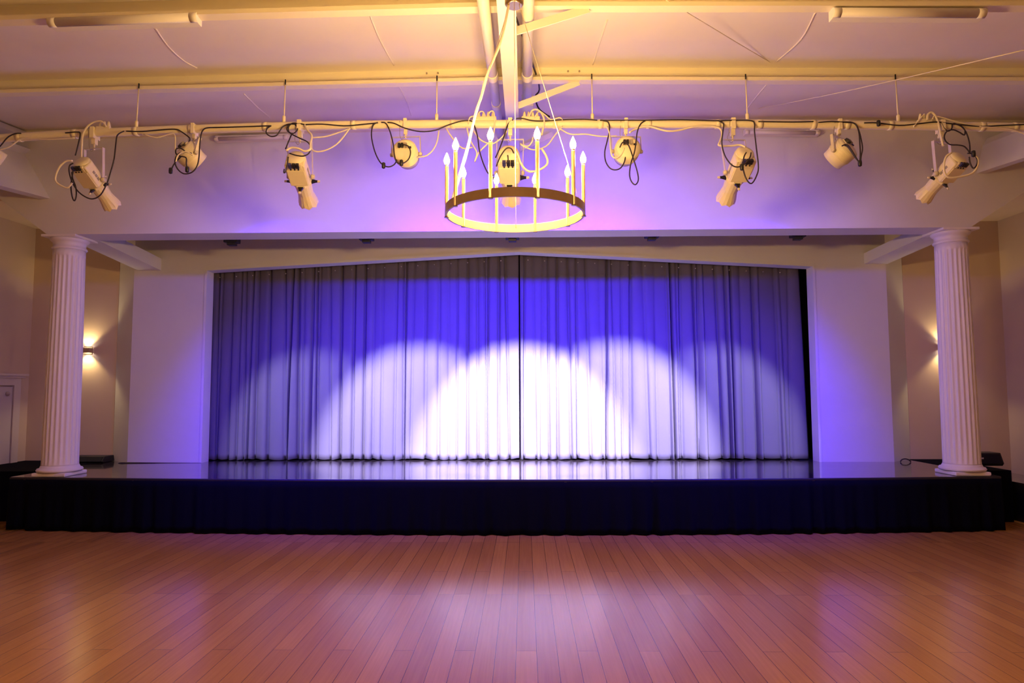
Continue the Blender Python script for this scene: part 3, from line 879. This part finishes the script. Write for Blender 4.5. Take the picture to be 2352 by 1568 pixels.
# ------------------------------------------------------------------ cables
def cable(pts, black, label, dy=0.0, r=None, group=None, ends=()):
    P_ = [at(px, py, YP - 0.047 + (dy - 0.02) * min(max((py - 296) / 45, 0), 1)) for px, py in pts]
    r = r or (0.0062 if black else 0.0065)
    o = MB().tube(P_, r, 7, 4).build('power_cable', M['cable_black' if black else 'cable_white'])
    for e in ends:
        p = at(*e, YP - 0.075 + dy)
        MB().lathe([(0.006, -0.03), (0.016, -0.024), (0.018, 0.0), (0.016, 0.024), (0.006, 0.03)], 10, Matrix.Translation(p)).build('plug', M['black' if black else 'fixture'], o)
    return tag(o, label, 'cable', group or ('black cables on the lighting pipe' if black else 'white cables on the lighting pipe'))


BK = [
    ([(-20, 352), (0, 336), (17, 316), (34, 307), (48, 306)], 'short black cable dropping off the pipe at the left edge', 0, ()),
    ([(150, 305), (176, 303), (184, 306), (181, 325), (173, 357)], 'short black cable dropping straight onto the leftmost spotlight', 0, ()),
    ([(168, 375), (160, 380), (159, 395), (166, 418), (180, 440), (200, 454), (216, 456), (232, 446), (246, 420), (254, 395), (262, 365), (266, 330), (270, 310), (285, 301)], 'long black cable slung in a deep U under the leftmost spotlight', -0.17, ()),
    ([(168, 392), (165, 410), (163, 430), (166, 452), (171, 461), (175, 450), (174, 430), (167, 410), (165, 395)], 'narrow black cable loop hanging at the back of the leftmost spotlight', -0.15, ()),
    ([(290, 301), (320, 302), (350, 300), (385, 297), (405, 297), (416, 302), (430, 312), (436, 318), (434, 327), (428, 338), (424, 348)], 'black cable along the pipe dipping to the tangled floodlight', 0, ()),
    ([(424, 346), (414, 340), (405, 342), (404, 352), (412, 358), (427, 362), (428, 376), (430, 388)], 'short curled black cable on the tangled floodlight', -0.14, ((430, 389),)),
    ([(440, 352), (424, 349), (412, 352), (404, 362), (402, 374), (408, 388), (418, 397), (429, 399), (443, 394), (453, 380), (457, 360), (459, 330), (463, 305), (471, 295), (484, 293)], 'round black cable loop hanging below the tangled floodlight', -0.15, ()),
    ([(416, 360), (405, 370), (398, 380), (393, 391)], 'short loose black cable tail beside the tangled floodlight', -0.07, ((392, 392),)),
    ([(484, 293), (560, 291), (612, 289), (623, 289)], 'straight black cable lying along the pipe left of the hook shaped loop', 0.0, ()),
    ([(622, 289), (613, 296), (612, 306), (622, 313), (635, 311), (643, 300), (651, 290), (664, 285), (676, 285), (690, 284), (703, 287)], 'black cable forming a hook shaped loop on the pipe', 0, ()),
    ([(684, 284), (672, 283), (663, 291), (664, 303), (675, 306), (684, 295), (674, 284), (661, 290), (660, 300), (672, 309), (690, 318), (705, 325), (713, 336), (710, 351), (698, 358), (682, 357), (665, 352)], 'knotted black cable curling over the spotlight left of the plug loop', -0.22, ()),
    ([(671, 306), (664, 322), (656, 342)], 'short straight black cable from the knot to the spotlight hood', -0.02, ()),
    ([(662, 360), (660, 376), (656, 394), (652, 396), (653, 388)], 'tiny black cable tail hanging on the spotlight below the knot', -0.26, ()),
    ([(703, 286), (740, 285), (790, 289), (830, 286), (868, 282)], 'straight black cable along the pipe right of the knot', 0, ()),
    ([(868, 281), (857, 288), (853, 310), (859, 342), (869, 366), (880, 379), (893, 383), (905, 378), (911, 368), (917, 352), (920, 338)], 'wide black loop with a plug hanging beside the floodlight', -0.02, ((881, 380),)),
    ([(876, 281), (886, 283), (895, 300), (903, 330), (906, 356), (912, 373), (925, 375), (938, 366), (943, 350), (938, 336), (928, 332)], 'black cable dropping to the floodlight and curling across its face', -0.12, ((922, 374),)),
    ([(890, 281), (905, 283), (930, 294), (965, 302), (1000, 299), (1030, 287), (1060, 278), (1083, 278), (1090, 290), (1097, 315), (1101, 345), (1110, 375), (1122, 399), (1134, 402)], 'black cable sagging under the pipe and falling behind the chandelier', 0, ()),
    ([(1178, 275), (1168, 283), (1158, 312), (1146, 345), (1138, 362)], 'black cable slanting down behind the chandelier candle', 0.0, ()),
    ([(1140, 382), (1150, 358), (1163, 341), (1174, 341), (1180, 352)], 'short arched black cable on the middle spotlight', -0.26, ()),
    ([(1166, 356), (1167, 368), (1163, 375)], 'tiny black lead hanging on the middle spotlight', -0.27, ()),
    ([(1186, 272), (1200, 272), (1222, 277), (1250, 278), (1290, 275), (1340, 274), (1372, 276)], 'black cable along the pipe right of the rafter', 0, ()),
    ([(1386, 277), (1397, 281), (1400, 297), (1395, 322), (1389, 348), (1391, 370), (1400, 385), (1412, 390), (1425, 386), (1434, 372), (1437, 352), (1434, 334), (1432, 326)], 'round black cable loop left of the teardrop loop', -0.03, ()),
    ([(1378, 276), (1480, 276), (1560, 275), (1640, 277), (1652, 277)], 'long straight black cable along the pipe past the teardrop loop', 0, ()),
    ([(1482, 277), (1471, 285), (1464, 302), (1461, 325), (1457, 350), (1449, 375), (1446, 400), (1450, 416), (1459, 424), (1466, 414), (1464, 395), (1455, 365), (1445, 336), (1436, 326), (1429, 328), (1424, 338)], 'black teardrop cable loop hanging below a floodlight', -0.14, ()),
    ([(1652, 278), (1662, 285), (1660, 305), (1658, 330), (1664, 355), (1675, 373), (1686, 382), (1698, 383), (1711, 376), (1722, 362), (1725, 350)], 'black cable curving across the spotlight beside the long loop', -0.26, ((1704, 384),)),
    ([(1652, 277), (1690, 276), (1725, 277), (1733, 284), (1733, 302), (1738, 345), (1742, 385), (1737, 405), (1728, 420), (1720, 419), (1711, 404), (1706, 380), (1709, 360), (1714, 350)], 'long black cable loop hanging past the lens of the spotlight', -0.22, ()),
    ([(1742, 279), (1820, 280), (1868, 279)], 'short straight black cable on the pipe between floodlight and spotlight', 0, ()),
    ([(1880, 281), (1910, 279), (1945, 281), (1962, 283), (1971, 295), (1977, 315), (1981, 340), (1978, 358), (1975, 374), (1965, 360), (1954, 342), (1944, 332), (1934, 335)], 'black cable hanging in a wedge beside the end floodlight', -0.14, ((1975, 375),)),
    ([(1930, 280), (1960, 282), (1972, 300), (1975, 330), (1976, 355), (1973, 371), (1960, 355), (1948, 338), (1940, 334)], 'second black cable in the wedge beside the end floodlight', -0.12, ()),
    ([(1985, 282), (2015, 282), (2065, 288), (2110, 284), (2150, 280), (2185, 284), (2250, 290), (2300, 288), (2370, 285)], 'long black cable along the pipe under the outlet box to the edge', 0, ((2018, 283),)),
    ([(2163, 283), (2168, 294), (2178, 301), (2186, 295), (2187, 284)], 'small black cable dip under the pipe above the ringed spotlight', 0, ()),
    ([(2190, 283), (2208, 290), (2220, 306), (2227, 330), (2228, 352)], 'black cable arching down to the ringed spotlight', 0, ()),
    ([(2228, 352), (2216, 337), (2200, 333), (2183, 332), (2172, 324), (2169, 312), (2176, 301), (2190, 298), (2204, 304), (2215, 310), (2217, 300)], 'curly black cable above the ringed spotlight', -0.02, ()),
    ([(2222, 352), (2236, 354), (2245, 368), (2242, 381), (2235, 386), (2228, 374), (2226, 360)], 'small black loop at the back of the ringed spotlight', -0.26, ((2236, 353),)),
]
WH = [
    ([(-10, 346), (20, 338), (45, 321), (62, 318), (100, 320), (140, 319), (172, 317)], 'white cable drooping along the pipe at the left edge', -0.01, None),
    ([(187, 362), (188, 335), (190, 310), (200, 292), (214, 281), (230, 278), (240, 284), (244, 292)], 'white cable arching from the outlet box to the leftmost spotlight', -0.01, 0.009),
    ([(166, 369), (152, 370), (138, 382), (129, 400), (128, 416), (140, 426), (155, 431), (166, 420)], 'white cable loop bowed out left of the leftmost spotlight', -0.20, 0.008),
    ([(330, 308), (360, 316), (390, 308), (402, 312), (402, 345)], 'thin white cable drooping beside the tangled floodlight', 0.0, None),
    ([(404, 372), (408, 358), (420, 349), (432, 350), (444, 358)], 'short white cable arch on the tangled floodlight', -0.16, None),
    ([(700, 287), (707, 300), (716, 312), (713, 330), (712, 343), (700, 347), (686, 341), (670, 339), (657, 346)], 'thick white cable curling onto the spotlight below the knot', -0.22, 0.010),
    ([(803, 295), (790, 313), (772, 332), (745, 346), (722, 347), (712, 336)], 'white cable with an inline joint hanging right of the knot', -0.03, None),
    ([(714, 316), (745, 314), (770, 307), (805, 295)], 'white cable swagged just below the pipe right of the knot', -0.01, None),
    ([(1008, 300), (1004, 325), (994, 345), (978, 358), (958, 361)], 'thin white cable hanging from the pipe to the floodlight with the plug loop', 0, None),
    ([(1025, 295), (1040, 318), (1062, 340), (1085, 338)], 'white cable strand dipping left of the chandelier bulbs', 0.02, None),
    ([(1072, 292), (1080, 322), (1095, 350), (1090, 372), (1100, 350), (1120, 330)], 'white cable bundle dangling behind the chandelier', 0.02, None),
    ([(1088, 300), (1105, 322), (1130, 330), (1150, 318), (1165, 300)], 'white cable swag between chandelier bulbs', 0.02, None),
    ([(1076, 285), (1078, 272), (1086, 267), (1096, 272)], 'small white cable hoop at the outlet box near the power cord', 0, None),
    ([(1096, 268), (1102, 257), (1110, 257), (1115, 268)], 'white cable hoop over the outlet box plugs near the power cord', 0, None),
    ([(1122, 262), (1128, 255), (1135, 260), (1136, 290), (1133, 312)], 'white cable hoop dropping past the pipe toward a bulb', -0.02, None),
    ([(1215, 268), (1222, 254), (1234, 252), (1245, 262), (1250, 280), (1244, 310)], 'white cable hoop over the outlet box under the brace', -0.02, 0.009),
    ([(1228, 270), (1238, 256), (1252, 264), (1266, 275), (1285, 270), (1292, 276)], 'white coiled cord lying on the pipe right of the brace', -0.01, None),
    ([(1178, 342), (1188, 352), (1198, 378), (1214, 393), (1236, 391), (1256, 378), (1256, 362), (1245, 342)], 'thick white cable swinging from the middle spotlight to a bulb', -0.20, 0.010),
    ([(1195, 330), (1212, 336), (1222, 325), (1224, 315)], 'short white cable up to a grey plug by the rafter', 0.05, None),
    ([(1196, 332), (1225, 344), (1255, 335), (1275, 310), (1292, 290)], 'white cable swag right of the middle spotlight', 0.03, None),
    ([(1282, 293), (1310, 308), (1345, 308), (1380, 313), (1416, 312)], 'thin white cable drooping below the pipe right of the chandelier', 0, None),
    ([(1394, 290), (1400, 308), (1402, 342), (1406, 358), (1415, 363), (1427, 355), (1434, 340)], 'white cable hanging inside the round black loop', -0.04, None),
    ([(1446, 304), (1458, 297), (1478, 291), (1495, 291), (1515, 297), (1535, 301), (1560, 299), (1600, 290), (1640, 291), (1655, 297), (1658, 312), (1653, 326), (1652, 334), (1675, 335), (1700, 333), (1712, 338)], 'long white cable swagged under the pipe and bent onto the spotlight beside the long loop', -0.20, 0.009),
    ([(2166, 335), (2161, 312), (2156, 286), (2148, 266), (2139, 258), (2131, 264), (2130, 276)], 'thick white cable arching from the outlet box down to the ringed spotlight', -0.03, 0.010),
    ([(2186, 350), (2173, 360), (2168, 380), (2171, 400), (2183, 408), (2210, 405), (2232, 398), (2244, 384), (2246, 366), (2236, 353)], 'wide white cable loop ringing the end spotlight', -0.26, 0.009),
    ([(2098, 291), (2112, 274), (2124, 262)], 'short white cable rising from the pipe to the outlet box', 0, None),
    ([(2142, 274), (2146, 267), (2165, 270), (2195, 279), (2250, 290), (2320, 297), (2370, 315)], 'white cable trailing from the outlet box along the pipe to the edge', 0, None),
]
for pts, lab, dy, ends in BK: cable(pts, True, lab, dy, ends=ends)
for pts, lab, dy, rr in WH: cable(pts, False, lab, dy, rr)
tag(MB().tube([at(1185, 40, 4.95), at(1240, 150, 6.2) + Vector((0, 0.4, 0)), at(1230, 222, 6.75), at(1238, 250, 6.7), at(1262, 268, 6.6)], 0.009, 8).build('power_cable', M['cable_black']), 'black cable hanging from the conduit junction box beside the rafter brace', 'cable')
tag(MB().tube([at(288, 36, 4.95), at(296, 24, 4.93), at(310, 18, 4.92), at(325, 23, 4.93), at(337, 33, 4.95)], 0.012, 8).build('power_cable', M['fixture_vent']), 'grey cable arch above the fluorescent light on the top purlin', 'cable')

# ------------------------------------------------------------------ chandelier
YCH = 4.20
KC = YCH / 4.65
cc = at(1183, 487, YCH)
CR = (at(1341, 487, YCH).x - at(1026, 487, YCH).x) / 2
ch = empty('chandelier', cc)
LC = Matrix.Translation(-cc)
rin, rout, hh = CR - 0.007, CR + 0.006, 0.028
MB().lathe([(rin, -hh), (rout, -hh), (rout, hh), (rin, hh), (rin, -hh)], 96, cap=False, smooth=False).build('ring', M['bronze'], ch)
ang = [-162, -126, -90, -54, -18, 18, 54, 90, 126, 162]
bm_bulb = MB().lathe([(0.004, 0.0), (0.014, 0.004), (0.021, 0.024), (0.019, 0.040), (0.012, 0.060), (0.004, 0.078), (0.0006, 0.085)], 12)
bulb_me = bm_bulb.mesh('bulb', M['bulb'])
cand_me = MB().lathe([(0.0165, -0.036), (0.0165, -0.030), (0.0125, -0.028), (0.0125, 0.335), (0.0115, 0.338), (0.0115, 0.338)], 14).mesh('candle_tube', M['candle'])
sock_me = MB().lathe([(0.011, 0.336), (0.011, 0.352), (0.006, 0.354)], 12).mesh('socket', M['gold'])
for a in ang:
    # angle 0 faces the camera
    x = math.sin(R(a)) * (CR + 0.0); y = -math.cos(R(a)) * (CR + 0.0)
    t_ = bpy.data.objects.new('candle_tube', cand_me); col.objects.link(t_); t_.parent = ch; t_.location = (x, y, 0); t_.scale = (KC,) * 3
    s_ = bpy.data.objects.new('socket', sock_me); col.objects.link(s_); s_.parent = t_
    b_ = bpy.data.objects.new('bulb', bulb_me); col.objects.link(b_); b_.parent = t_; b_.location = (0, 0, 0.350)
can_p = at(1181, 3, YCH)
can_p.z = raf_z(can_p.y) - 0.0
MB().lathe([(0.052, -0.09), (0.062, -0.075), (0.062, 0.0)], 24, LC @ Matrix.Translation(can_p)).build('canopy', M['gold'], ch)
for a in (180, 76, -76):
    x = math.sin(R(a)) * (CR - 0.012); y = -math.cos(R(a)) * (CR - 0.012)
    MB().tube([LC @ (can_p + Vector((x * 0.06, y * 0.06, -0.06))), Vector((x, y, 0.0))], 0.0022, 6, smooth_path=False).build('suspension_cable', M['cable_white'], ch)
cp = [LC @ (can_p + Vector((-0.03, 0, -0.05)))] + [LC @ at(px, py, yy) for px, py, yy in ((1150, 95, 4.62 * KC), (1118, 172, 4.62 * KC), (1106, 220, 4.62 * KC), (1092, 262, 4.62 * KC), (1072, 350, 4.60 * KC), (1060, 390, 4.58 * KC), (1036, 470, 4.56 * KC))]
MB().tube(cp, 0.0085, 8).build('power_cord', M['cable_white'], ch)
tag(ch, 'large bronze ring chandelier with ten lit candle bulbs hanging in front of the lighting pipe', 'chandelier')

# ------------------------------------------------------------------ sconces
def sconce(px, py, label):
    p = at(px, py, YB)
    o = empty('wall_sconce', Vector((p.x, YB - 0.055, p.z)))
    mb = MB()
    for a, b in (((-0.075, -0.052, -0.035), (0.075, -0.046, 0.035)), ((-0.075, -0.046, -0.035), (-0.069, 0.05, 0.035)), ((0.069, -0.046, -0.035), (0.075, 0.05, 0.035))):
        mb.box(a, b)
    mb.build('shade', M['bronze'], o)
    MB().box((-0.06, 0.045, -0.05), (0.06, 0.054, 0.05)).build('backplate', M['bronze'], o)
    MB().box((-0.03, -0.02, -0.006), (0.03, 0.02, 0.006)).build('lamp', M['lens'], o)
    for s in (1, -1):
        ld = bpy.data.lights.new('sconce_beam', 'SPOT'); ld.energy = SCONCE_POWER; ld.color = (1, 0.72, 0.34)
        ld.spot_size = R(105); ld.spot_blend = 0.55; ld.shadow_soft_size = 0.02
        lo = bpy.data.objects.new('sconce_beam', ld); col.objects.link(lo)
        lo.location = o.location + Vector((0, -0.01, 0.012 * s)); lo.rotation_euler = (0 if s < 0 else math.pi, 0, 0)
    return tag(o, label, 'wall lamp', 'wall sconces')


sconce(203, 805, 'bronze wall sconce throwing light up and down, in plain view beside a column')
sconce(2166, 797, 'wall sconce hidden behind a column, only its glow showing beside the shaft')

# ------------------------------------------------------------------ black things round the stage
def speaker(pxl, pxr, pyt, pyb, y, label, badge):
    a = at(pxl, pyb, y); b = at(pxr, pyt, y)
    wd = b.x - a.x; h = b.z - (HS + 0.005)
    o = empty('floor_speaker', Vector(((a.x + b.x) / 2, y, HS + 0.004)))
    mb = MB(); mb.poly([(-wd / 2, 0.0, 0), (-wd / 2, -0.03, h * 0.2), (-wd / 2, 0.03, h), (-wd / 2, 0.24, h), (-wd / 2, 0.26, 0)], (wd, 0, 0))
    mb.build('cabinet', M['black'], o, bevel=0.006)
    MB().poly([(-wd / 2 + 0.02, -0.034, h * 0.22), (wd / 2 - 0.02, -0.034, h * 0.22), (wd / 2 - 0.02, 0.018, h * 0.92), (-wd / 2 + 0.02, 0.018, h * 0.92)], (0, 0.008, 0.0)).build('grille', M['backstage'], o)
    if badge:
        MB().box((-0.03, -0.022, h * 0.55), (-0.008, -0.012, h * 0.66)).build('badge', M['badge'], o)
    return tag(o, label, 'speaker', 'black floor speakers')


speaker(140, 238, 1048, 1067, YB - 0.3, 'low black speaker box on the stage wing below the glowing sconce', False)
speaker(2215, 2302, 1040, 1074, 8.9, 'black speaker box with a small silver badge behind the column', True)
tag(MB().tube([at(270, 1066, YW - 0.06), at(278, 1063, YW - 0.05), at(300, 1063, YW - 0.04), at(380, 1064, YW - 0.03), at(462, 1064.5, YW - 0.03)], 0.012, 8).build('floor_cable', M['cable_black']), 'black cable lying along the foot of the white wall near the glowing sconce', 'cable')
tag(MB().tube([at(2068, 1060, YW - 0.05), at(2072, 1055, YW - 0.05), at(2080, 1053.5, YW - 0.05), at(2088, 1056, YW - 0.05), at(2092, 1060, YW - 0.05)], 0.009, 8).build('floor_cable', M['cable_black']), 'small black cable hoop at the wall foot near the column with the badge speaker behind', 'cable')

# small black fixtures behind the header
labs = ['small black fixture under the header nearest the glowing sconce end', 'small black fixture under the header halfway from the sconce end to the centre', 'small black fixture under the header straight below the chandelier',
        'small black fixture under the header next after the chandelier, away from the sconce', 'small black fixture under the header at the end farthest from the sconce']
for (px, py), lab in zip(((533, 556), (842, 550), (1177, 547), (1497, 544), (1832, 543)), labs):
    p = at(px, py, YH1 + 0.14); 
    o = empty('stage_downlight', p)
    MB().box((-0.088, -0.06, -0.012), (0.088, 0.06, 0.20)).build('housing', M['black'], o, bevel=0.006)
    MB().box((-0.05, -0.045, -0.045), (0.05, 0.045, -0.012)).build('lens_hood', M['black'], o, bevel=0.004)
    MB().box((-0.012, -0.012, 0.20), (0.012, 0.012, WT - p.z)).build('stem', M['black'], o)
    tag(o, lab, 'stage light', 'black fixtures behind the header')
